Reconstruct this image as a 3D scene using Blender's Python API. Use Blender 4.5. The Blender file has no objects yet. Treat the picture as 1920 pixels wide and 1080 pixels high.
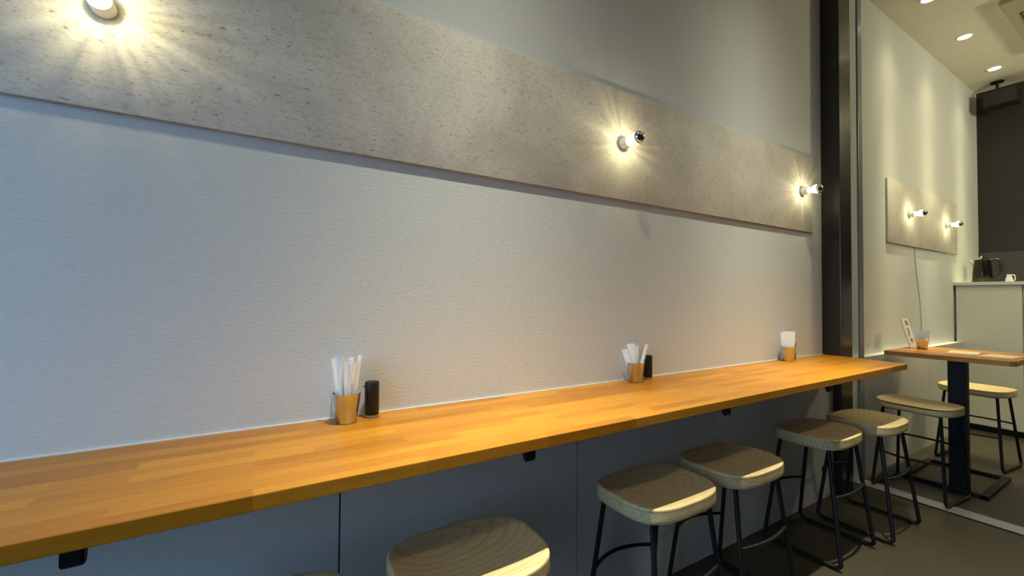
import bpy, bmesh, math, random
from mathutils import Vector, Matrix
random.seed(7)
S = bpy.context.scene
C = S.collection

# ------------------------------------------------------------------ camera, world, exposure
cam_d = bpy.data.cameras.new('camera'); cam = bpy.data.objects.new('camera', cam_d); C.objects.link(cam)
cam_d.sensor_width = 36; cam_d.lens = 793.33 / 1920 * 36; cam_d.clip_start = 0.02
yaw, pitch, roll = math.radians(58.9256), math.radians(1.2233), math.radians(0.444)
fw = Vector((-math.sin(yaw)*math.cos(pitch), math.cos(yaw)*math.cos(pitch), math.sin(pitch)))
r0 = Vector((math.cos(yaw), math.sin(yaw), 0)); u0 = r0.cross(fw)
rt = r0*math.cos(roll) + u0*math.sin(roll); up = -r0*math.sin(roll) + u0*math.cos(roll)
M = Matrix((rt, up, -fw)).transposed().to_4x4(); M.translation = (1.1085, 0, 1.03)
cam.matrix_world = M; S.camera = cam

S.view_settings.view_transform = 'Standard'; S.view_settings.look = 'None'
S.view_settings.gamma = 1; S.view_settings.use_curve_mapping = False
S.view_settings.exposure = 0.0
W = bpy.data.worlds.new('world'); S.world = W; W.use_nodes = True
bg = W.node_tree.nodes['Background']; bg.inputs[0].default_value = (.36, .64, 1.0, 1); bg.inputs[1].default_value = 5.2

WARM = (1.0, .95, .72)
def spot(name, loc, power, deg, blend, col=WARM, target=None, parent=None, radius=.03):
    l = bpy.data.lights.new(name, 'SPOT'); l.energy = power; l.spot_size = math.radians(deg); l.spot_blend = blend
    l.color = col; l.shadow_soft_size = radius
    o = bpy.data.objects.new(name, l); C.objects.link(o)
    d = Vector(target) - Vector(loc) if target else Vector((0, 0, -1))
    o.rotation_euler = d.to_track_quat('-Z', 'Y').to_euler()
    o.location = loc if parent is None else Vector(loc) - Vector(parent.location)
    if parent is not None: o.parent = parent
    return o

def lobe(name, loc, power, lobes, tilt=(0, 0), col=None, parent=None, radius=.02):
    """recessed lamp: its distribution is a sum of a*cos(angle)^p lobes around its (tilted) axis"""
    l = bpy.data.lights.new(name, 'POINT'); l.energy = power; l.color = col or WARM; l.shadow_soft_size = radius
    l.use_nodes = True; nt = l.node_tree; em = nt.nodes['Emission']
    tc = nt.nodes.new('ShaderNodeTexCoord'); dp = nt.nodes.new('ShaderNodeVectorMath'); dp.operation = 'DOT_PRODUCT'
    dp.inputs[1].default_value = Vector((tilt[0], tilt[1], -1)).normalized()
    nt.links.new(tc.outputs['Normal'], dp.inputs[0])
    mx = nt.nodes.new('ShaderNodeMath'); mx.operation = 'MAXIMUM'; mx.inputs[1].default_value = 0; nt.links.new(dp.outputs['Value'], mx.inputs[0])
    prev = None
    for a, p in lobes:
        pw = nt.nodes.new('ShaderNodeMath'); pw.operation = 'POWER'; pw.inputs[1].default_value = p; nt.links.new(mx.outputs[0], pw.inputs[0])
        ml = nt.nodes.new('ShaderNodeMath'); ml.operation = 'MULTIPLY_ADD'; ml.inputs[1].default_value = a; nt.links.new(pw.outputs[0], ml.inputs[0])
        if prev is None: ml.inputs[2].default_value = 0
        else: nt.links.new(prev, ml.inputs[2])
        prev = ml.outputs[0]
    nt.links.new(prev, em.inputs['Strength'])
    o = bpy.data.objects.new(name, l); C.objects.link(o)
    o.location = Vector(loc) - Vector(parent.location); o.parent = parent
    return o

# ------------------------------------------------------------------ material helpers
def newmat(name):
    m = bpy.data.materials.new(name); m.use_nodes = True
    nt = m.node_tree; return m, nt, nt.nodes['Principled BSDF']
def N(nt, t, **k):
    n = nt.nodes.new(t)
    for a, b in k.items():
        if a.startswith('i_'):
            n.inputs[a[2:].replace('_', ' ')].default_value = b
        else: setattr(n, a, b)
    return n
def coords(nt, scale=(1, 1, 1), kind='Object', rot=(0, 0, 0)):
    tc = N(nt, 'ShaderNodeTexCoord'); mp = N(nt, 'ShaderNodeMapping')
    mp.inputs['Scale'].default_value = scale; mp.inputs['Rotation'].default_value = rot
    nt.links.new(tc.outputs[kind], mp.inputs['Vector']); return mp.outputs['Vector']
def noise(nt, vec, scale, detail=4, rough=.55, dist=0):
    n = N(nt, 'ShaderNodeTexNoise'); n.inputs['Scale'].default_value = scale; n.inputs['Detail'].default_value = detail
    n.inputs['Roughness'].default_value = rough; n.inputs['Distortion'].default_value = dist
    nt.links.new(vec, n.inputs['Vector']); return n.outputs['Fac']
def ramp(nt, fac, stops):
    r = N(nt, 'ShaderNodeValToRGB'); e = r.color_ramp.elements
    while len(e) < len(stops): e.new(.5)
    for el, (p, c) in zip(e, stops):
        el.position = p; el.color = (*c, 1) if len(c) == 3 else c
    nt.links.new(fac, r.inputs['Fac']); return r.outputs['Color']
def mixc(nt, a, b, fac, mode='MIX'):
    n = N(nt, 'ShaderNodeMix', data_type='RGBA', blend_type=mode)
    for s, v in ((6, a), (7, b), (0, fac)):
        if hasattr(v, 'links') or isinstance(v, bpy.types.NodeSocket): nt.links.new(v, n.inputs[s])
        else: n.inputs[s].default_value = v if s == 0 else (*v, 1)
    return n.outputs[2]
def bump(nt, b, h, strength=.3, dist=.002):
    n = N(nt, 'ShaderNodeBump'); n.inputs['Strength'].default_value = strength; n.inputs['Distance'].default_value = dist
    nt.links.new(h, n.inputs['Height']); nt.links.new(n.outputs['Normal'], b.inputs['Normal'])
def simple(name, col, rough=.5, metal=0., spec=.5, var=.06, vs=40):
    m, nt, b = newmat(name)
    f = noise(nt, coords(nt), vs)
    c = ramp(nt, f, [(.3, tuple(x*(1-var) for x in col)), (.7, tuple(min(1, x*(1+var)) for x in col))])
    nt.links.new(c, b.inputs['Base Color']); b.inputs['Roughness'].default_value = rough
    b.inputs['Metallic'].default_value = metal; b.inputs['Specular IOR Level'].default_value = spec
    return m

def m_wall():
    m, nt, b = newmat('pale grey wallpaper')
    v = coords(nt, (1, 1, 3.2)); f = noise(nt, v, 55, 5, .6); g = noise(nt, coords(nt), 1.5, 2)
    c = ramp(nt, f, [(.3, (.63, .655, .655)), (.7, (.68, .705, .705))])
    nt.links.new(c, b.inputs['Base Color']); b.inputs['Roughness'].default_value = .75
    b.inputs['Specular IOR Level'].default_value = .25
    bump(nt, b, f, .22, .003); return m
def m_board():
    m, nt, b = newmat('painted wainscot board')
    f = noise(nt, coords(nt), 60, 3)
    c = ramp(nt, f, [(.3, (.50, .50, .49)), (.7, (.54, .54, .53))])
    nt.links.new(c, b.inputs['Base Color']); b.inputs['Roughness'].default_value = .5
    bump(nt, b, f, .06, .001); return m
def m_concrete():
    m, nt, b = newmat('concrete effect board')
    a = noise(nt, coords(nt, (1, 1, 1)), 3, 6, .6, .4)
    s = noise(nt, coords(nt, (1, .7, 1.8)), 85, 6, .7, .6)
    p = noise(nt, coords(nt, (1, .55, 1.5)), 85, 3, .6)
    fine = noise(nt, coords(nt, (1, 1, 1.6)), 240, 2)
    base = ramp(nt, a, [(.34, (.52, .495, .45)), (.5, (.63, .605, .555)), (.66, (.73, .70, .645))])
    st = ramp(nt, s, [(.34, (.70, .69, .67)), (.5, (1, 1, 1)), (.68, (1.0, .99, .97))])
    pits = ramp(nt, p, [(.28, (.30, .28, .25)), (.36, (1, 1, 1))])
    fi = ramp(nt, fine, [(.3, (.88, .88, .87)), (.6, (1, 1, 1))])
    c = mixc(nt, base, st, .8, 'MULTIPLY'); c = mixc(nt, c, pits, .75, 'MULTIPLY'); c = mixc(nt, c, fi, .8, 'MULTIPLY')
    nt.links.new(c, b.inputs['Base Color']); b.inputs['Roughness'].default_value = .75
    b.inputs['Specular IOR Level'].default_value = .3
    bump(nt, b, s, .12, .002); return m
def m_butcher(name, along='Y', c1=(.41, .158, .009), c2=(.60, .260, .023)):
    m, nt, b = newmat(name)
    v = coords(nt, (1, 1, 1), rot=(0, 0, math.pi/2 if along == 'Y' else 0))
    br = N(nt, 'ShaderNodeTexBrick'); nt.links.new(v, br.inputs['Vector'])
    br.offset = .37; br.offset_frequency = 2; br.squash = 1
    for k, val in (('Scale', 1), ('Mortar Size', .0004), ('Brick Width', .27), ('Row Height', .031), ('Bias', 0), ('Mortar Smooth', 0)):
        br.inputs[k].default_value = val
    br.inputs['Color1'].default_value = (0, 0, 0, 1); br.inputs['Color2'].default_value = (1, 1, 1, 1); br.inputs['Mortar'].default_value = (.3, .3, .3, 1)
    sc = (22, 1.2, 22) if along == 'Y' else (1.2, 22, 22)
    g = noise(nt, coords(nt, sc), 6, 5, .6, .3); big = noise(nt, coords(nt, (3, .9, 3) if along == 'Y' else (.9, 3, 3)), 3, 3)
    c = mixc(nt, c1, c2, br.outputs['Color'])
    c = mixc(nt, c, ramp(nt, g, [(.3, (.80, .77, .72)), (.6, (1.05, 1.05, 1.05))]), .75, 'MULTIPLY')
    c = mixc(nt, c, ramp(nt, big, [(.3, (.88, .86, .82)), (.6, (1.05, 1.05, 1.05))]), .7, 'MULTIPLY')
    nt.links.new(c, b.inputs['Base Color']); b.inputs['Roughness'].default_value = .36
    b.inputs['Specular IOR Level'].default_value = .32
    bump(nt, b, g, .05, .001); return m
def m_seat(name, off):
    m, nt, b = newmat(name)
    tc = N(nt, 'ShaderNodeTexCoord'); mp = N(nt, 'ShaderNodeMapping')
    mp.inputs['Scale'].default_value = (9, 3.0, 22); mp.inputs['Location'].default_value = off
    nt.links.new(tc.outputs['Object'], mp.inputs['Vector'])
    w = N(nt, 'ShaderNodeTexWave', wave_type='RINGS', rings_direction='SPHERICAL', wave_profile='SAW')
    w.inputs['Scale'].default_value = 2.3; w.inputs['Distortion'].default_value = 3.2; w.inputs['Detail'].default_value = 2
    w.inputs['Detail Scale'].default_value = .9
    nt.links.new(mp.outputs['Vector'], w.inputs['Vector'])
    g = noise(nt, coords(nt, (22, 3, 22)), 7, 4)
    c = ramp(nt, w.outputs['Fac'], [(0, (.52, .38, .19)), (.3, (.64, .485, .25)), (1, (.70, .55, .30))])
    c = mixc(nt, c, ramp(nt, g, [(.3, (.82, .8, .76)), (.6, (1.05, 1.05, 1.05))]), .7, 'MULTIPLY')
    nt.links.new(c, b.inputs['Base Color']); b.inputs['Roughness'].default_value = .42
    bump(nt, b, g, .05, .001); return m
def m_floor():
    m, nt, b = newmat('brown grey floor')
    br = N(nt, 'ShaderNodeTexBrick'); nt.links.new(coords(nt), br.inputs['Vector'])
    for k, val in (('Scale', 1), ('Mortar Size', .0012), ('Brick Width', .45), ('Row Height', .45)): br.inputs[k].default_value = val
    br.offset = 0
    br.inputs['Color1'].default_value = (.033, .027, .017, 1); br.inputs['Color2'].default_value = (.039, .032, .020, 1); br.inputs['Mortar'].default_value = (.026, .021, .015, 1)
    f = noise(nt, coords(nt), 90, 4, .7); g = noise(nt, coords(nt), 3, 5)
    c = mixc(nt, br.outputs['Color'], ramp(nt, f, [(.3, (.78, .78, .78)), (.7, (1.12, 1.12, 1.12))]), .7, 'MULTIPLY')
    c = mixc(nt, c, ramp(nt, g, [(.3, (.85, .85, .85)), (.7, (1.1, 1.1, 1.1))]), .8, 'MULTIPLY')
    nt.links.new(c, b.inputs['Base Color']); b.inputs['Roughness'].default_value = .48
    bump(nt, b, f, .1, .001); return m
def emis(name, col, strength):
    m, nt, b = newmat(name); b.inputs['Emission Color'].default_value = (*col, 1); b.inputs['Emission Strength'].default_value = strength
    b.inputs['Base Color'].default_value = (.9, .9, .9, 1); return m
def m_bulbglass():
    m = bpy.data.materials.new('lit clear bulb glass'); m.use_nodes = True; nt = m.node_tree; nt.nodes.clear()
    o = N(nt, 'ShaderNodeOutputMaterial'); a = N(nt, 'ShaderNodeAddShader'); t = N(nt, 'ShaderNodeBsdfTransparent'); e = N(nt, 'ShaderNodeEmission')
    t.inputs[0].default_value = (.95, .95, .95, 1); e.inputs[0].default_value = (1, .93, .78, 1); e.inputs[1].default_value = 5
    nt.links.new(t.outputs[0], a.inputs[0]); nt.links.new(e.outputs[0], a.inputs[1]); nt.links.new(a.outputs[0], o.inputs[0]); return m
def m_pane():
    m = bpy.data.materials.new('clear door glass'); m.use_nodes = True; nt = m.node_tree; nt.nodes.clear()
    o = N(nt, 'ShaderNodeOutputMaterial'); mx = N(nt, 'ShaderNodeMixShader'); t = N(nt, 'ShaderNodeBsdfTransparent'); g = N(nt, 'ShaderNodeBsdfGlossy')
    f = N(nt, 'ShaderNodeFresnel'); f.inputs[0].default_value = 1.45; t.inputs[0].default_value = (.90, .94, .95, 1); g.inputs['Roughness'].default_value = .03
    nt.links.new(f.outputs[0], mx.inputs[0]); nt.links.new(t.outputs[0], mx.inputs[1]); nt.links.new(g.outputs[0], mx.inputs[2]); nt.links.new(mx.outputs[0], o.inputs[0]); return m
def m_translucent():
    m, nt, b = newmat('white wrapping paper'); 
    f = noise(nt, coords(nt, (1, 1, .3)), 120, 3)
    nt.links.new(ramp(nt, f, [(.3, (.90, .90, .87)), (.7, (.97, .97, .94))]), b.inputs['Base Color'])
    b.inputs['Roughness'].default_value = .4; b.inputs['Transmission Weight'].default_value = 0
    b.inputs['Subsurface Weight'].default_value = .0; return m

MT = dict(wall=m_wall(), pane=m_pane(), board=m_board(), concrete=m_concrete(), butcher=m_butcher('laminated counter timber'),
    table=m_butcher('laminated table timber', 'X', (.46, .19, .04), (.58, .26, .06)),
    floor=m_floor(), ceiling=simple('ceiling paint', (.82, .80, .68), .8, var=.02, vs=8),
    dark=simple('dark back wall', (.020, .019, .015), .6, var=.1), dark2=simple('dark splashback', (.050, .049, .042), .4, var=.1),
    black=simple('matt black steel', (.005, .005, .005), .5, 0, .3), column=simple('dark bronze column', (.014, .011, .008), .24, 0, .5, .05, 6),
    jamb=simple('grey jamb paint', (.72, .74, .76), .45), jambdark=simple('grey blue gasket', (.20, .22, .24), .3),
    steel=simple('brushed stainless steel', (.60, .62, .64), .30, 1.0), chrome=simple('silver mirror cap', (.85, .85, .85), .05, 1.0, var=.01),
    track=simple('aluminium floor track', (.42, .41, .38), .35, .6), ceramic=simple('ivory ceramic', (.82, .80, .70), .4),
    cabinet=simple('pale grey cabinet laminate', (.66, .64, .53), .45, var=.02), worktop=simple('pale worktop', (.66, .65, .58), .3, var=.02),
    paper=m_translucent(), white=simple('white plastic', (.80, .80, .76), .35), matte=simple('matt black ceramic', (.007, .006, .006), .5),
    greyband=simple('grey base band', (.35, .35, .34), .4), cream=simple('air conditioner plastic', (.52, .49, .33), .5, var=.02),
    slot=simple('dark slot', (.10, .085, .05), .6), ink=simple('dark ink', (.06, .055, .05), .7), caulk=simple('white sealant', (.80, .79, .75), .5, var=.01),
    sheet=simple('printed menu sheet', (.80, .74, .58), .35, var=.05, vs=60), groove=simple('dark joint', (.05, .06, .075), .8),
    lens=emis('lit lamp face', (1, .88, .62), 9), glass=m_bulbglass(), filament=emis('glowing filament', (1, .9, .7), 60),
    card=simple('grey white card', (.66, .64, .58), .4, var=.04), cord=simple('grey cord', (.40, .40, .36), .6),
    wallR=None)
SEATM = [m_seat('pale seat wood', (.9, .35, -9.6)), m_seat('pale seat wood with knot', (-.1, -.05, -10.35)), m_seat('plain pale seat wood', (2.6, .6, -8.8)), m_seat('striped pale seat wood', (1.3, .1, -9.9))]

# ------------------------------------------------------------------ geometry helpers
def obj(name, bm, mat, parent=None, loc=None, smooth=True, ang=35):
    me = bpy.data.meshes.new(name); bmesh.ops.recalc_face_normals(bm, faces=bm.faces[:]); bm.to_mesh(me); bm.free()
    if smooth:
        for p in me.polygons: p.use_smooth = True
        me.set_sharp_from_angle(angle=math.radians(ang))
    mats = mat if isinstance(mat, (list, tuple)) else [mat]
    for m in mats: me.materials.append(m)
    o = bpy.data.objects.new(name, me); C.objects.link(o)
    if parent is not None: o.parent = parent
    if loc is not None: o.location = loc
    return o
def tag(o, label, cat, group=None, kind=None):
    if label: o['label'] = label
    if cat: o['category'] = cat
    if group: o['group'] = group
    if kind: o['kind'] = kind
    return o
def thing(name, label, cat, loc=(0, 0, 0), rz=0, group=None):
    o = bpy.data.objects.new(name, None); C.objects.link(o); o.empty_display_size = .05
    o.location = loc; o.rotation_euler = (0, 0, rz); return tag(o, label, cat, group)
def B(): return bmesh.new()
def box(bm, x0, x1, y0, y1, z0, z1, bev=0):
    vs = [bm.verts.new(p) for p in ((x0,y0,z0),(x1,y0,z0),(x1,y1,z0),(x0,y1,z0),(x0,y0,z1),(x1,y0,z1),(x1,y1,z1),(x0,y1,z1))]
    fs = [bm.faces.new([vs[i] for i in f]) for f in ((0,3,2,1),(4,5,6,7),(0,1,5,4),(1,2,6,5),(2,3,7,6),(3,0,4,7))]
    if bev:
        es = list({e for f in fs for e in f.edges})
        bmesh.ops.bevel(bm, geom=es, offset=bev, segments=2, affect='EDGES', profile=.6)
    return bm
def prism(bm, pts, z0, z1, bev=0):
    lo = [bm.verts.new((x, y, z0)) for x, y in pts]; hi = [bm.verts.new((x, y, z1)) for x, y in pts]; n = len(pts)
    fs = [bm.faces.new(lo[::-1]), bm.faces.new(hi)] + [bm.faces.new((lo[i], lo[(i+1) % n], hi[(i+1) % n], hi[i])) for i in range(n)]
    if bev:
        es = [e for f in fs[:2] for e in f.edges]
        bmesh.ops.bevel(bm, geom=es, offset=bev, segments=2, affect='EDGES', profile=.6)
    return bm
def lathe(bm, prof, segs=32, axis='Z', origin=(0, 0, 0), cap=True):
    rings = []
    ox, oy, oz = origin
    for r, h in prof:
        ring = []
        for i in range(segs):
            a = 2*math.pi*i/segs; c, s = max(r, 1e-5)*math.cos(a), max(r, 1e-5)*math.sin(a)
            p = (c, s, h) if axis == 'Z' else (h, c, s) if axis == 'X' else (c, h, s)
            ring.append(bm.verts.new((p[0]+ox, p[1]+oy, p[2]+oz)))
        rings.append(ring)
    for a, b in zip(rings, rings[1:]):
        for i in range(segs): bm.faces.new((a[i], a[(i+1) % segs], b[(i+1) % segs], b[i]))
    if cap: bm.faces.new(rings[0][::-1]); bm.faces.new(rings[-1])
    return bm
def tube(bm, pts, r, segs=10, closed=False):
    P = [Vector(p) for p in pts]; n = len(P); rings = []; prev = None
    for i in range(n):
        if closed: t = (P[(i+1) % n]-P[i-1]).normalized()
        elif i == 0: t = (P[1]-P[0]).normalized()
        elif i == n-1: t = (P[-1]-P[-2]).normalized()
        else: t = ((P[i+1]-P[i]).normalized()+(P[i]-P[i-1]).normalized()).normalized()
        if prev is None:
            a = Vector((0, 0, 1)) if abs(t.z) < .9 else Vector((1, 0, 0)); nrm = t.cross(a).normalized()
        else: nrm = (prev - t*prev.dot(t)).normalized()
        prev = nrm; bn = t.cross(nrm)
        rr = r[i] if isinstance(r, (list, tuple)) else r
        rings.append([bm.verts.new(P[i]+nrm*rr*math.cos(2*math.pi*k/segs)+bn*rr*math.sin(2*math.pi*k/segs)) for k in range(segs)])
    pairs = list(zip(rings, rings[1:])) + ([(rings[-1], rings[0])] if closed else [])
    for a, b in pairs:
        for k in range(segs): bm.faces.new((a[k], a[(k+1) % segs], b[(k+1) % segs], b[k]))
    if not closed: bm.faces.new(rings[0][::-1]); bm.faces.new(rings[-1])
    return bm
def fillet(pts, rad, n=5):
    P = [Vector(p) for p in pts]; out = [P[0]]
    for a, b, c in zip(P, P[1:], P[2:]):
        u = (a-b).normalized(); v = (c-b).normalized(); p0 = b+u*rad; p1 = b+v*rad
        for k in range(n+1):
            t = k/n; out.append(p0*(1-t)**2 + b*2*t*(1-t) + p1*t*t)
    out.append(P[-1]); return out
def structure(name, bm, mat, **k):
    o = obj(name, bm, mat, smooth=False, **k); o['kind'] = 'structure'; return o
def copy_tree(o, parent=None):
    c = o.copy(); C.objects.link(c)
    if parent is not None: c.parent = parent
    for ch in list(o.children): copy_tree(ch, c)
    return c

# ------------------------------------------------------------------ setting
Y0, Y1, X1, H = -1.40, 5.66, 3.4, 2.938
structure('floor', box(B(), -.1, X1+.1, Y0, Y1+.1, -.1, 0), MT['floor'])
structure('ceiling', box(B(), -.1, X1+.1, Y0-.1, Y1+.1, H, H+.1), MT['ceiling'])
structure('wall_left', box(B(), -.1, 0, Y0-.1, Y1+.1, 0, H), MT['wall'])
structure('wall_right', box(B(), X1, X1+.1, Y0-.1, Y1+.1, 0, H), MT['dark2'])
bb = B(); box(bb, 0, X1, Y1, Y1+.1, 1.464, H); structure('wall_back', bb, MT['dark'])
structure('trim_6', box(B(), 0, X1, Y1-.012, Y1+.1, 0, 1.464), MT['dark2'])
# front wall with a wide glazed opening behind the camera (daylight)
bb = B(); box(bb, 0, X1, Y0-.1, Y0, 2.05, H); box(bb, 0, .12, Y0-.1, Y0, 0, 2.05); box(bb, 1.64, X1, Y0-.1, Y0, 0, 2.05)
structure('wall_front', bb, MT['dark2'])
bb = B()
for x in (.12, .86, 1.60): box(bb, x, x+.04, Y0-.07, Y0-.03, 0, 2.05)
box(bb, .12, 1.64, Y0-.07, Y0-.03, 2.01, 2.05)
structure('window_1', bb, MT['black'])
# wainscot boards with open joints
seams = [-1.39, -1.253, -.539, .1747, .888, 1.602, 2.316, 3.35, 4.13, 4.915]
bb = B()
for a, b_ in zip(seams, seams[1:]): box(bb, .003, .049, a+.0019, b_-.0019, 0, .692)
structure('trim_1', bb, MT['board'])
structure('trim_2', box(B(), 0, .0425, -1.39, 4.915, .0, .690), MT['groove'])
structure('trim_3', box(B(), .0, .0495, 2.78, 4.915, .692, .6945), MT['caulk'])
structure('ground', box(B(), -8, 12, -14, Y0-.12, -.12, -.02), simple('grey street', (.10, .10, .10), .8))  # unseen ground outside, added to block world light from below the horizon
# column
structure('column', box(B(), 0, .089, 2.648, 2.781, 0, H, .003), MT['column'])
d1 = structure('door_1', box(B(), .0515, .0615, 2.957, 3.012, .0075, H, .003), MT['jambdark'])
obj('glass_pane', box(B(), .001, .0512, 2.962, 2.970, .696, H, .001), MT['pane'], d1, smooth=False)

bb = B(); box(bb, .05, 3.35, 2.895, 2.985, 0, .004); box(bb, .05, 3.35, 2.895, 2.901, 0, .007); box(bb, .05, 3.35, 2.979, 2.985, 0, .007)
structure('trim_4', bb, MT['track'])

# ------------------------------------------------------------------ concrete boards
def wall_board(y0, y1, z0, z1, label):
    t = obj('wall_panel', box(B(), .001, .010, y0, y1, z0, z1, .0006), MT['concrete'])
    return tag(t, label, 'wall panel')
wall_board(-1.39, 2.533, 1.385, 1.782, 'long grey concrete effect board on the wall above the timber counter')
wall_board(3.538, 4.995, 1.411, 1.838, 'short grey concrete effect board on the wall beyond the dark column')

# ------------------------------------------------------------------ wall lamps
def pattern_light(loc, power, seed, parent):
    l = bpy.data.lights.new('bulb light', 'POINT'); l.energy = power; l.color = (1, .86, .44); l.shadow_soft_size = .003
    l.use_nodes = True; nt = l.node_tree; em = nt.nodes['Emission']
    tc = N(nt, 'ShaderNodeTexCoord'); sp = N(nt, 'ShaderNodeSeparateXYZ'); nt.links.new(tc.outputs['Normal'], sp.inputs[0])
    cb = N(nt, 'ShaderNodeCombineXYZ'); nt.links.new(sp.outputs['Y'], cb.inputs[0]); nt.links.new(sp.outputs['Z'], cb.inputs[1])
    nm = N(nt, 'ShaderNodeVectorMath', operation='NORMALIZE'); nt.links.new(cb.outputs[0], nm.inputs[0])
    mp = N(nt, 'ShaderNodeMapping'); mp.inputs['Location'].default_value = (seed*3.7, seed*1.3, 0); nt.links.new(nm.outputs[0], mp.inputs[0])
    nz = N(nt, 'ShaderNodeTexNoise'); nz.inputs['Scale'].default_value = 5.5; nz.inputs['Detail'].default_value = 3; nz.inputs['Roughness'].default_value = .6
    nt.links.new(mp.outputs[0], nz.inputs['Vector'])
    mr = N(nt, 'ShaderNodeMapRange'); mr.inputs['From Min'].default_value = .32; mr.inputs['From Max'].default_value = .68
    mr.inputs['To Min'].default_value = .45; mr.inputs['To Max'].default_value = 1.6
    nt.links.new(nz.outputs['Fac'], mr.inputs['Value']); nt.links.new(mr.outputs[0], em.inputs['Strength'])
    o = bpy.data.objects.new('bulb light', l); C.objects.link(o); o.parent = parent; o.location = loc; return o
def wall_lamp(y, z, label, seed, power=.62):
    t = thing('wall_lamp', label, 'lamp', (.010, y, z), 0, 'bare bulb lamps on the concrete effect boards')
    obj('socket', lathe(B(), [(.0, 0), (.0185, 0), (.0195, .002), (.0195, .030), (.0185, .032), (.0150, .0325), (.0150, .026), (0, .026)], 32, 'X', cap=False), MT['ceramic'], t)
    obj('screw_base', lathe(B(), [(0, .024), (.0115, .024), (.0122, .028), (.0115, .031), (.0122, .034), (.0115, .037), (.0, .037)], 24, 'X', cap=False), MT['steel'], t)
    gl = [(.0112, .037), (.0125, .042), (.0155, .049), (.0190, .057), (.0215, .066), (.0225, .075)]
    bulb = obj('bulb', lathe(B(), gl, 32, 'X', cap=False), MT['glass'], t)
    cap = [(.0226, .0745)] + [(.0226*math.cos(a), .0745+.0215*math.sin(a)) for a in [k*math.pi/20 for k in range(1, 11)]]
    obj('silver_cap', lathe(B(), cap, 32, 'X', cap=False), MT['chrome'], bulb)
    obj('filament', tube(B(), [(.054, .006*math.cos(a), .006*math.sin(a)) for a in [k*math.pi/6 for k in range(9)]], .0009, 6), MT['filament'], bulb)
    pattern_light((.078, .0, .0), power, seed, t)
    return t
wall_lamp(-.262, 1.580, 'lit bare bulb lamp at the top left of the long board', 1)
wall_lamp(1.125, 1.588, 'lit silver tipped bulb lamp alone near the middle of the long board', 2)
wall_lamp(2.418, 1.590, 'lit bulb lamp on the long board right beside the dark column', 3)
wall_lamp(3.914, 1.630, 'lit bulb lamp on the short board, the one nearer the dark column', 4)
wall_lamp(4.712, 1.630, 'lit bulb lamp on the short board, the one nearer the kettle', 5)

# ------------------------------------------------------------------ downlights
def downlight(x, y, label, power, lobes, tilt=(0, 0), col=WARM, group=None):
    t = thing('downlight', label, 'ceiling light', (x, y, H), 0, group)
    obj('trim_ring', lathe(B(), [(.036, .0), (.046, 0), (.046, -.004), (.040, -.006), (.036, -.003), (.036, 0)], 32, cap=False), MT['white'], t)
    obj('lamp_face', lathe(B(), [(0, -.001), (.036, -.001), (.036, -.0025), (0, -.0025)], 32, cap=False), MT['lens'], t)
    lobe('downlight beam', (x, y, H-.012), power, lobes, tilt, col, t)
    return t
G1 = 'downlights washing the wall beyond the dark column'
YEL = (1, .90, .52)
for y, lb in ((3.607, 'small round lit downlight cut by the top edge of the picture'), (4.349, 'middle small round lit downlight of the wall row'), (5.151, 'small round lit downlight nearest the dark back wall')):
    downlight(.205, y, lb, 56, [(.35, 10), (4.6, 90)], (-.04, 0), YEL, G1)
G2 = 'downlights over the counter aisle'
for y, lb in ((.52, 'round downlight above the wrapped straw cup'), (1.92, 'round downlight above the counter end by the column')):
    downlight(.53, y, lb, 48, [(1.2, 8), (9.0, 30)], (-.02, 0), group=G2)
for y, lb in ((-.3, 'round downlight over the aisle behind the photographer'), (1.3, 'round downlight over the aisle in the middle of the room')):
    downlight(1.80, y, lb, 15, [(1, 6), (1, 14)], (-.1, 0), group='downlights over the room')
for x, y, lb in ((.62, 3.90, 'round downlight beyond the column, near the floor track'), (1.4, 4.35, 'added unseen round downlight beyond the column, near the cabinets'), (2.6, 4.4, 'added unseen round downlight at the far right of the room')):  # last two are added out of view to brighten the far room
    downlight(x, y, lb, 78, [(.45, 6), (1.6, 22)], (.05, .16), YEL, 'downlights over the far room')

t = thing('fill_globe', 'added globe fill light out of view beside the ceiling air conditioner', 'lamp', (1.6, 4.55, H))  # unseen hanging globe, added only to brighten the far ceiling
obj('cable', tube(B(), [(0, 0, 0), (0, 0, -.26)], .003, 8), MT['matte'], t)
obj('globe', lathe(B(), [(.11*math.sin(a), -.36-.11*math.cos(a)) for a in [k*math.pi/16 for k in range(17)]], 32, cap=False), emis('fill light globe', (1, .90, .58), 100), t)

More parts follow.
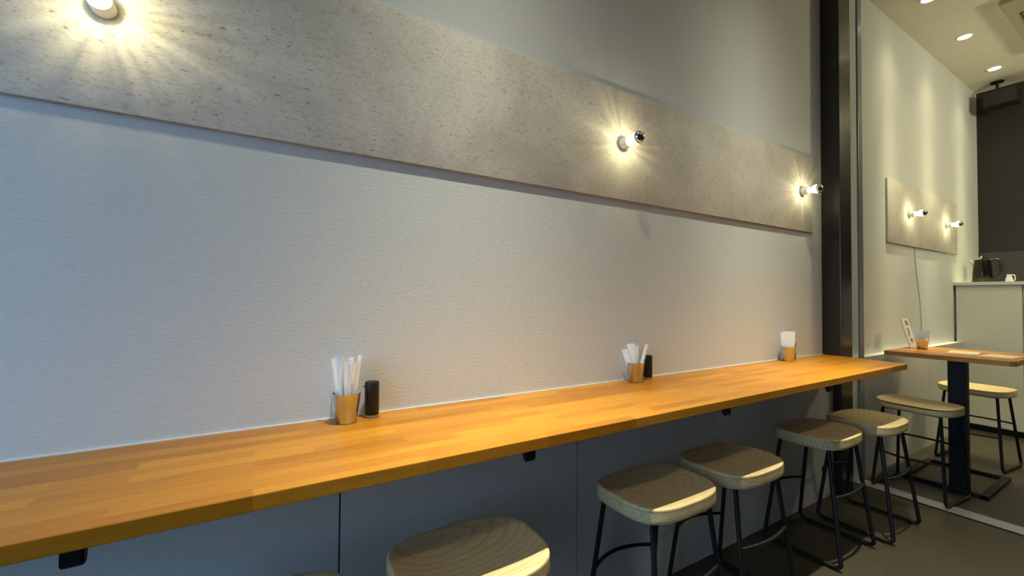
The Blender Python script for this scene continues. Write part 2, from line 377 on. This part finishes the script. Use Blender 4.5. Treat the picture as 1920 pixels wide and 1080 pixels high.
# ------------------------------------------------------------------ counter
bb = prism(B(), [(0, -1.38), (.367, -1.38), (.367, 2.600), (.360, 2.606), (.089, 2.647), (0, 2.647)], .7075, .732, .0015)
t = obj('counter', bb, MT['butcher'], smooth=False); tag(t, 'long orange brown laminated timber counter fixed along the wall', 'counter')
s = structure('trim_5', box(B(), 0, .004, -1.38, 2.648, .732, .7345), MT['caulk'])
names = ['black steel bracket under the counter near its left end', 'black steel bracket under the counter below the gap left of the nearest pale stools',
         'black steel bracket under the counter above the second and third stools from the column', 'small black steel bracket under the counter end next to the column']
for y, lb in zip((-.2, .516, 1.239, 1.907), names):
    bb = B(); prof = [(.0, 0), (.337, 0), (.337, -.028), (.333, -.034), (.322, -.034), (.318, -.028), (.318, -.009), (.0, -.009)]
    a = [bb.verts.new((.05+x*.86, y-.012, .707+z)) for x, z in prof]; b2 = [bb.verts.new((.05+x*.86, y+.012, .707+z)) for x, z in prof]
    n = len(prof); bb.faces.new(a); bb.faces.new(b2[::-1])
    for i in range(n): bb.faces.new((a[i], b2[i], b2[(i+1) % n], a[(i+1) % n]))
    bmesh.ops.bevel(bb, geom=bb.edges[:], offset=.002, segments=2, affect='EDGES')
    tag(obj('counter_bracket', bb, MT['black'], smooth=False), lb, 'bracket', 'brackets under the counter')

# ------------------------------------------------------------------ stools
def seat_bm():
    bm = B(); nr, nt_ = 14, 64; a, b, e = .129, .166, 3.3; top, th = .486, .045
    def outline(t, k=1.0):
        c, s_ = math.cos(t), math.sin(t)
        x = abs(c)**(2/e)*math.copysign(1, c)*a*k; y = abs(s_)**(2/e)*math.copysign(1, s_)*b*k
        return x, y
    def ztop(x, y):
        u, v = x/a, y/b
        dish = .015*max(0, 1-abs(u+.12)**3*.95)*max(0, 1-abs(v)**2.6)          # scooped saddle
        roll = .006*max(0, (u-.55)/.45)**2 + .003*max(0, (-u-.6)/.4)**2
        return top - dish - roll
    rings = []
    c0 = bm.verts.new((0, 0, ztop(0, 0)))
    for i in range(1, nr+1):
        k = i/nr*.965; ring = []
        for j in range(nt_):
            x, y = outline(2*math.pi*j/nt_, k); ring.append(bm.verts.new((x, y, ztop(x, y))))
        rings.append(ring)
    for k, dz in ((.972, .0003), (.992, .0022), (.999, .006), (1.0, .009), (1.0, .0095), (1.0, th-.011), (1.0, th-.010), (.99, th-.003), (.975, th-.0005), (.97, th)):
        ring = []
        for j in range(nt_):
            x, y = outline(2*math.pi*j/nt_, k); zz = ztop(*outline(2*math.pi*j/nt_, .965))
            ring.append(bm.verts.new((x, y, (zz-dz) if dz < .0092 else top-dz)))
        rings.append(ring)
    for j in range(nt_): bm.faces.new((c0, rings[0][j], rings[0][(j+1) % nt_]))
    for p, q in zip(rings, rings[1:]):
        for j in range(nt_): bm.faces.new((p[j], q[j], q[(j+1) % nt_], p[(j+1) % nt_]))
    bm.faces.new(rings[-1][::-1])
    return bm
def make_stool():
    t = thing('stool', '', 'stool'); zt = .444; r = .0075
    obj('seat', seat_bm(), SEATM[0], t, ang=40)
    fr = B(); tube(fr, fillet([(-.085, -.115, zt-.006), (.085, -.115, zt-.006), (.085, .115, zt-.006), (-.085, .115, zt-.006), (-.085, -.115, zt-.006)], .012, 3), .006, 8)
    obj('seat_frame', fr, MT['black'], t)
    for sx in (-1, 1):
        for sy in (-1, 1):
            obj('leg', tube(B(), [(sx*.088, sy*.118, zt), (sx*.137, sy*.148, .045)], r), MT['black'], t)
    for sy in (-1, 1):
        p = fillet([(-.137, sy*.148, .045), (-.143, sy*.152, r+.003), (.143, sy*.152, r+.003), (.137, sy*.148, .045)], .028, 6)
        sl = obj('floor_bar', tube(B(), p, r), MT['black'], t)
        for sx in (-1, 1):
            obj('foot_pad', lathe(B(), [(0, 0), (.007, 0), (.007, .006), (0, .006)], 12, origin=(sx*.105, sy*.152, 0), cap=False), MT['black'], sl)
    for sx, z in ((-1, .205), (1, .262)):
        f = (zt-z)/(zt-.045); lx = .088+f*.049; ly = .118+f*.030
        pts = [(sx*(lx+(.045 if sx < 0 else .018)*(1-(2*k/12-1)**2)), -ly+2*ly*k/12, z) for k in range(13)]
        obj('footrest', tube(B(), pts, .0055, 8), MT['black'], t)
    return t
ST = [
 ((.286, -.004), 0, 0, 'pale wooden seat stool just peeping in at the bottom edge, left of all others'),
 ((.272, .402), 0, 0, 'large pale wooden stool cut off by the bottom edge of the picture'),
 ((.247, 1.022), 0, 1, 'pale wooden stool with a ringed knot in its seat, under the middle of the counter'),
 ((.238, 1.412), 0, 2, 'plain pale wooden stool right behind the knotted stool'),
 ((.228, 2.055), 0, 3, 'pale wooden stool with striped side grain, third behind the bottom edge stool'),
 ((.262, 2.450), 0, 2, 'pale wooden stool at the counter end, nearest the dark column'),
 ((.275, 3.075), math.radians(85), 0, 'pale wooden stool turned sideways in front of the small table post'),
 ((.310, 3.97), math.radians(84), 2, 'brightly lit pale wooden stool behind the small table by the cabinet')]
proto = make_stool(); seats = {0: [c for c in proto.children if c.name == 'seat'][0].data}
for i, ((x, y), rz, k, lb) in enumerate(ST):
    o = proto if i == 0 else copy_tree(proto)
    o.location = (x, y, 0); o.rotation_euler = (0, 0, rz); o['label'] = lb; o['group'] = 'black steel stools with pale wooden seats'
    if k not in seats:
        me = seats[0].copy(); me.materials[0] = SEATM[k]; seats[k] = me
    for ch in o.children:
        if ch.name.startswith('seat') and not ch.name.startswith('seat_frame'): ch.data = seats[k]

# ------------------------------------------------------------------ cups of wrapped straws and napkins, black bottles
ZC = .7325
def cup(x, y, z, label, s=1.0):
    prof = [(0, 0), (.0225*s, 0), (.0240*s, .0015), (.0315*s, .068*s), (.0322*s, .0695*s), (.0312*s, .0695*s), (.0300*s, .066*s), (.0228*s, .003), (0, .003)]
    t = obj('metal_cup', lathe(B(), prof, 48, cap=False), MT['steel'], loc=(x, y, z), ang=50)
    return tag(t, label, 'cup', 'stainless steel cups of wrapped tableware')
def sleeve(x, y, z, w, h, tilt, ang, label, group, name='wrapped_straw', bend=.0, th=.0022, world=False):
    """flat paper sleeve, slightly puffed and pinched at its ends"""
    bm = B(); n = 12; rows = []
    for i in range(n+1):
        t = i/n; hw = w/2*(1-.12*math.sin(t*9)*.3)*((.60+.40*min(1, t*1.7)) if name == 'paper_napkin' else 1); d = th*(.25+math.sin(math.pi*min(1, t*1.02)))
        cx = bend*t*t; zz = h*t
        rows.append([bm.verts.new(p) for p in ((cx-hw, 0, zz), (cx-hw*.5, -d, zz), (cx+hw*.5, -d, zz), (cx+hw, 0, zz), (cx+hw*.5, d, zz), (cx-hw*.5, d, zz))])
    for a, b_ in zip(rows, rows[1:]):
        for k in range(6): bm.faces.new((a[k], a[(k+1) % 6], b_[(k+1) % 6], b_[k]))
    bm.faces.new(rows[0][::-1]); bm.faces.new(rows[-1])
    o = obj(name, bm, MT['paper'], loc=(x, y, z)); o.rotation_euler = (tilt[0], tilt[1], ang)
    if world: o.rotation_euler = (Matrix.Rotation(tilt[1], 3, 'Y') @ Matrix.Rotation(tilt[0], 3, 'X') @ Matrix.Rotation(ang, 3, 'Z')).to_euler()
    return tag(o, label, 'napkin' if name == 'paper_napkin' else 'straw sleeve', group)
def bottle(x, y, z, label, lean=0):
    t = thing('sauce_bottle', label, 'bottle', (x, y, z), 0, 'black cylindrical sauce bottles on the counter')
    obj('bottle_body', lathe(B(), [(.0165, .006), (.0172, .007), (.0172, .0835), (.0160, .0862), (0, .0868)], 40, cap=False), MT['matte'], t)
    obj('base_band', lathe(B(), [(0, 0), (.0162, 0), (.0168, .001), (.0168, .0065), (0, .0065)], 40, cap=False), MT['greyband'], t)['label'] = 'grey base band'
    obj('spout', tube(B(), [(0, -.0165, .075), (-.001, -.022, .0755)], .0014, 8), MT['matte'], t)
    return t
cup(.046, .186, ZC, 'steel cup packed with wrapped straws near the middle of the counter')
gA = 'wrapped straws in the cup nearest the camera'
rnd = random.Random(3)
for i in range(14):
    a = 2*math.pi*i/14; rr = .009 if i % 2 else .016
    dx, dy = rr*math.cos(a), rr*math.sin(a)
    sleeve(.046+dx*.75, .186+dy*.75, ZC+.004, .0082 if i % 2 else .0098, .134+.020*rnd.random(), (-dy*7.5, dx*7.5), rnd.uniform(-.5, .5)+math.pi/3,
           'white paper wrapped straw standing in the steel cup nearest the camera', gA, bend=rnd.uniform(-.006, .006), world=True)
bottle(.030, .248, ZC, 'black bottle with a grey base beside the nearest steel cup')
cup(.042, 1.157, ZC, 'steel cup with a few sprawling white napkins, in the middle of the row')
gB = 'white paper pieces in the middle steel cup'
AN = 1.1
def fan(x, y, z, items, label, group, an=AN):
    for d, e, w, h, tx, ty, bd, lb in items:
        sleeve(x-d*math.sin(an)+e*math.cos(an), y+d*math.cos(an)+e*math.sin(an), z+.004, w, h, (tx, ty), an, lb or label, group, 'paper_napkin', bd, .0016)
fan(.042, 1.157, ZC, an=.74, label='', group=gB, items=((-.012, -.004, .020, .116, .03, -.24, -.006, 'short white napkin, frontmost in the middle steel cup'), (-.004, -.002, .028, .132, .02, -.10, 0, 'tall white napkin in the middle steel cup, its tip to the left'),
    (.004, .0, .022, .124, 0, -.02, .003, 'upright white napkin at the heart of the middle steel cup'), (.012, .003, .016, .118, -.05, 0, 0, 'white napkin against the back rim of the middle steel cup')))
o = sleeve(.045, 1.169, ZC+.004, .013, .132, (-.05, .22), 1.1, 'white wrapped paper leaning right out of the middle steel cup towards the bottle', None, 'paper_napkin', .006, .003)
bottle(.022, 1.243, ZC, 'black bottle behind the middle steel cup')
cup(.046, 2.195, ZC, 'steel cup stuffed with broad napkins, at the column end of the counter')
gC = 'broad napkins in the steel cup by the column'
fan(.046, 2.195, ZC, an=.45, label='', group=gC, items=((-.011, 0, .034, .124, .03, -.10, 0, 'frontmost broad white napkin in the steel cup by the column'), (-.0035, 0, .046, .134, .01, -.06, 0, 'second broad white napkin in the steel cup by the column'),
    (.004, 0, .050, .138, -.01, .03, 0, 'tallest broad white napkin in the steel cup by the column'), (.0115, -.001, .034, .128, -.03, -.04, 0, 'rearmost broad white napkin in the steel cup by the column')))
bottle(.030, 2.262, ZC, 'black bottle mostly hidden behind the steel cup by the column')

# ------------------------------------------------------------------ small table beyond the column
TZ = .735
t = thing('small_table', 'small table with brown timber top on a black flat post, beyond the column', 'table', (.36, 3.42, 0))
bb = prism(B(), [(p.x, p.y) for p in fillet([(-.255, 0, 0), (-.255, -.275, 0), (.232, -.275, 0), (.250, -.255, 0), (.250, .255, 0), (-.255, .255, 0), (-.255, 0, 0)], .012, 3)[:-1]], TZ-.025, TZ, .0015)
obj('table_top', bb, MT['table'], t, smooth=False)
obj('post', box(B(), -.011, .063, -.178, -.132, .012, TZ-.025, .003), MT['black'], t, smooth=False)
obj('top_plate', box(B(), -.17, .20, -.20, .20, TZ-.031, TZ-.0252), MT['black'], t)
bb = B()
box(bb, -.215, .135, -.180, -.148, .0, .022, .002); box(bb, .105, .137, -.180, .285, .0, .0215, .002); box(bb, -.215, -.185, -.180, .285, 0, .0215, .002); box(bb, -.215, .137, .255, .285, 0, .022, .002)
obj('base_frame', bb, MT['black'], t)
# things on the table
t = thing('menu_stand', 'leaning white card menu with dark scribbled writing on the small table', 'menu', (.148, 3.415, TZ+.0005), 0)
bb = B(); box(bb, -.002, .002, -.0, .110, .003, .185)
o = obj('card', bb, MT['card'], t)
Rm = Matrix.Rotation(math.radians(-14), 4, 'Y'); o.data.transform(Matrix.Translation((0, 0, .0))@Rm)
bb = B(); rnd = random.Random(5)
for (cy, cz, s_) in ((.070, .155, .020), (.060, .110, .018), (.055, .080, .014), (.06, .045, .018)):
    for k in range(4):
        p = [(.0026, cy+rnd.uniform(-1, 1)*s_, cz+rnd.uniform(-1, 1)*s_) for _ in range(4)]
        tube(bb, fillet(p, .003, 3), .0007, 5)
w_ = obj('writing', bb, MT['ink'], o); w_.data.transform(Rm)
cup(.195, 3.44, TZ+.0005, 'steel cup of napkins on the small table beyond the column')
fan(.195, 3.44, TZ, ((-.011, 0, .036, .098, .04, -.12, 0, 'frontmost cream lit napkin in the cup on the small table'), (-.0035, 0, .056, .106, .01, -.08, 0, 'second cream lit napkin in the cup on the small table'),
    (.004, 0, .056, .112, -.01, .07, 0, 'tallest cream lit napkin in the cup on the small table'), (.0115, 0, .036, .102, -.04, .05, 0, 'rearmost cream lit napkin in the cup on the small table')), '', 'napkins in the cup on the small table', .26)
for (x, y, w, d, rz, lb) in ((.375, 3.42, .12, .19, .12, 'pale printed menu sheet on the small table, nearer the cup'), (.520, 3.38, .12, .19, -.08, 'pale printed menu sheet on the small table, nearer the table end')):
    o = obj('menu_sheet', box(B(), -w/2, w/2, -d/2, d/2, 0, .0012), MT['sheet'], loc=(x, y, TZ+.0004)); o.rotation_euler = (0, 0, rz); tag(o, lb, 'menu')

# ------------------------------------------------------------------ far corner: cabinet, kettle, pitcher, cord, speaker, air conditioner
def cabinet(x0, x1, lb):
    t = thing('cabinet', lb, 'cabinet', ((x0+x1)/2, 5.27, 0)); w = (x1-x0)/2
    obj('carcass', box(B(), -w, w, -.335, .37, .045, 1.152), MT['cabinet'], t, smooth=False)
    obj('door', box(B(), -w+.002, w-.002, -.352, -.3352, .05, 1.148, .001), MT['cabinet'], t, smooth=False)
    obj('kickboard', box(B(), -w, w, -.335, .37, 0, .044), MT['black'], t)['label'] = 'black kickboard'
cabinet(.012, .367, 'pale grey full height cabinet below the kettle'); cabinet(.370, .95, 'pale grey cabinet at the right edge of the picture')
tag(obj('worktop', box(B(), .002, .96, 4.905, 5.645, 1.1525, 1.178, .0015), MT['worktop'], smooth=False), 'pale thin worktop over the grey cabinets', 'worktop')
t = thing('kettle', 'dark steel electric kettle with black handle on the pale worktop', 'kettle', (.110, 5.20, 1.1785))
obj('kettle_body', lathe(B(), [(0, .012), (.058, .012), (.060, .016), (.056, .10), (.049, .185), (.046, .195), (0, .196)], 40, cap=False), simple('dark steel', (.05, .045, .035), .22, .9), t)
obj('base', lathe(B(), [(0, 0), (.066, 0), (.068, .003), (.064, .012), (0, .012)], 40, cap=False), MT['matte'], t)
obj('lid', lathe(B(), [(.047, .195), (.046, .203), (.034, .212), (.012, .215), (.012, .224), (0, .226)], 40, cap=False), MT['chrome'], t)
obj('spout', tube(B(), [(-.045, -.01, .15), (-.060, -.012, .182), (-.068, -.013, .190)], [.016, .012, .009], 12), MT['steel'], t)
d = Vector((.86, .5, 0))*.0
hp = fillet([(.042, -.012, .188), (.100, -.02, .190), (.112, -.022, .10), (.095, -.02, .045), (.054, -.012, .04)], .02, 5)
obj('handle', tube(B(), hp, .0105, 12), MT['matte'], t)
t = thing('milk_pitcher', 'small white pitcher with a handle on the worktop right of the kettle', 'pitcher', (.285, 5.03, 1.1785))
obj('pitcher_body', lathe(B(), [(0, 0), (.020, 0), (.021, .003), (.018, .03), (.012, .045), (.014, .058), (.012, .058), (.010, .045), (.0, .03)], 24, cap=False), MT['white'], t)
obj('handle', tube(B(), fillet([(.012, 0, .054), (.030, 0, .052), (.030, 0, .012), (.018, 0, .010)], .008, 4), .0035, 8), MT['white'], t)
tag(obj('power_cord', tube(B(), fillet([(.004, 4.035, 1.409), (.004, 4.045, 1.30), (.004, 4.125, 1.04), (.004, 4.18, .696)], .05, 6), .0022, 6), MT['cord']), 'thin grey cord running down the wall below the short board', 'cord')
t = thing('speaker', 'black box speaker hanging from the ceiling in the dark far corner', 'speaker', (.19, 5.46, H))
obj('mount_plate', lathe(B(), [(0, 0), (.042, 0), (.042, -.010), (0, -.012)], 24, origin=(-.03, .03, 0), cap=False), MT['matte'], t)
obj('mount_arm', tube(B(), [(-.03, .03, -.01), (-.03, .03, -.10)], .010, 10), MT['matte'], t)
bb = box(B(), -.10, .10, -.08, .06, -.235, -.10, .008); obj('speaker_body', bb, simple('black speaker shell', (.004, .004, .004), .6), t)
obj('grille', box(B(), -.09, .09, -.083, -.0805, -.225, -.11), MT['matte'], t)
t = thing('air_conditioner', 'cream ceiling air conditioner at the top right corner', 'air conditioner', (.90, 4.49, H))
obj('casing', box(B(), -.475, .475, -.475, .475, -.032, -.0005, .006), MT['cream'], t)
for k in range(4):
    bb = box(B(), -.27, .27, -.42, -.37, -.036, -.0325, .001); bb.transform(Matrix.Rotation(k*math.pi/2, 4, 'Z')); lv = obj('air_slot', bb, MT['slot'], t)
    bb = box(B(), -.26, .26, -.408, -.385, -.040, -.0362, .001); bb.transform(Matrix.Rotation(k*math.pi/2, 4, 'Z')); obj('louver', bb, MT['cream'], lv)
bb = B()
for k in range(20): box(bb, -.29, .29, -.285+k*.03, -.27+k*.03, -.037, -.0325)
obj('intake_grille', bb, MT['slot'], t)
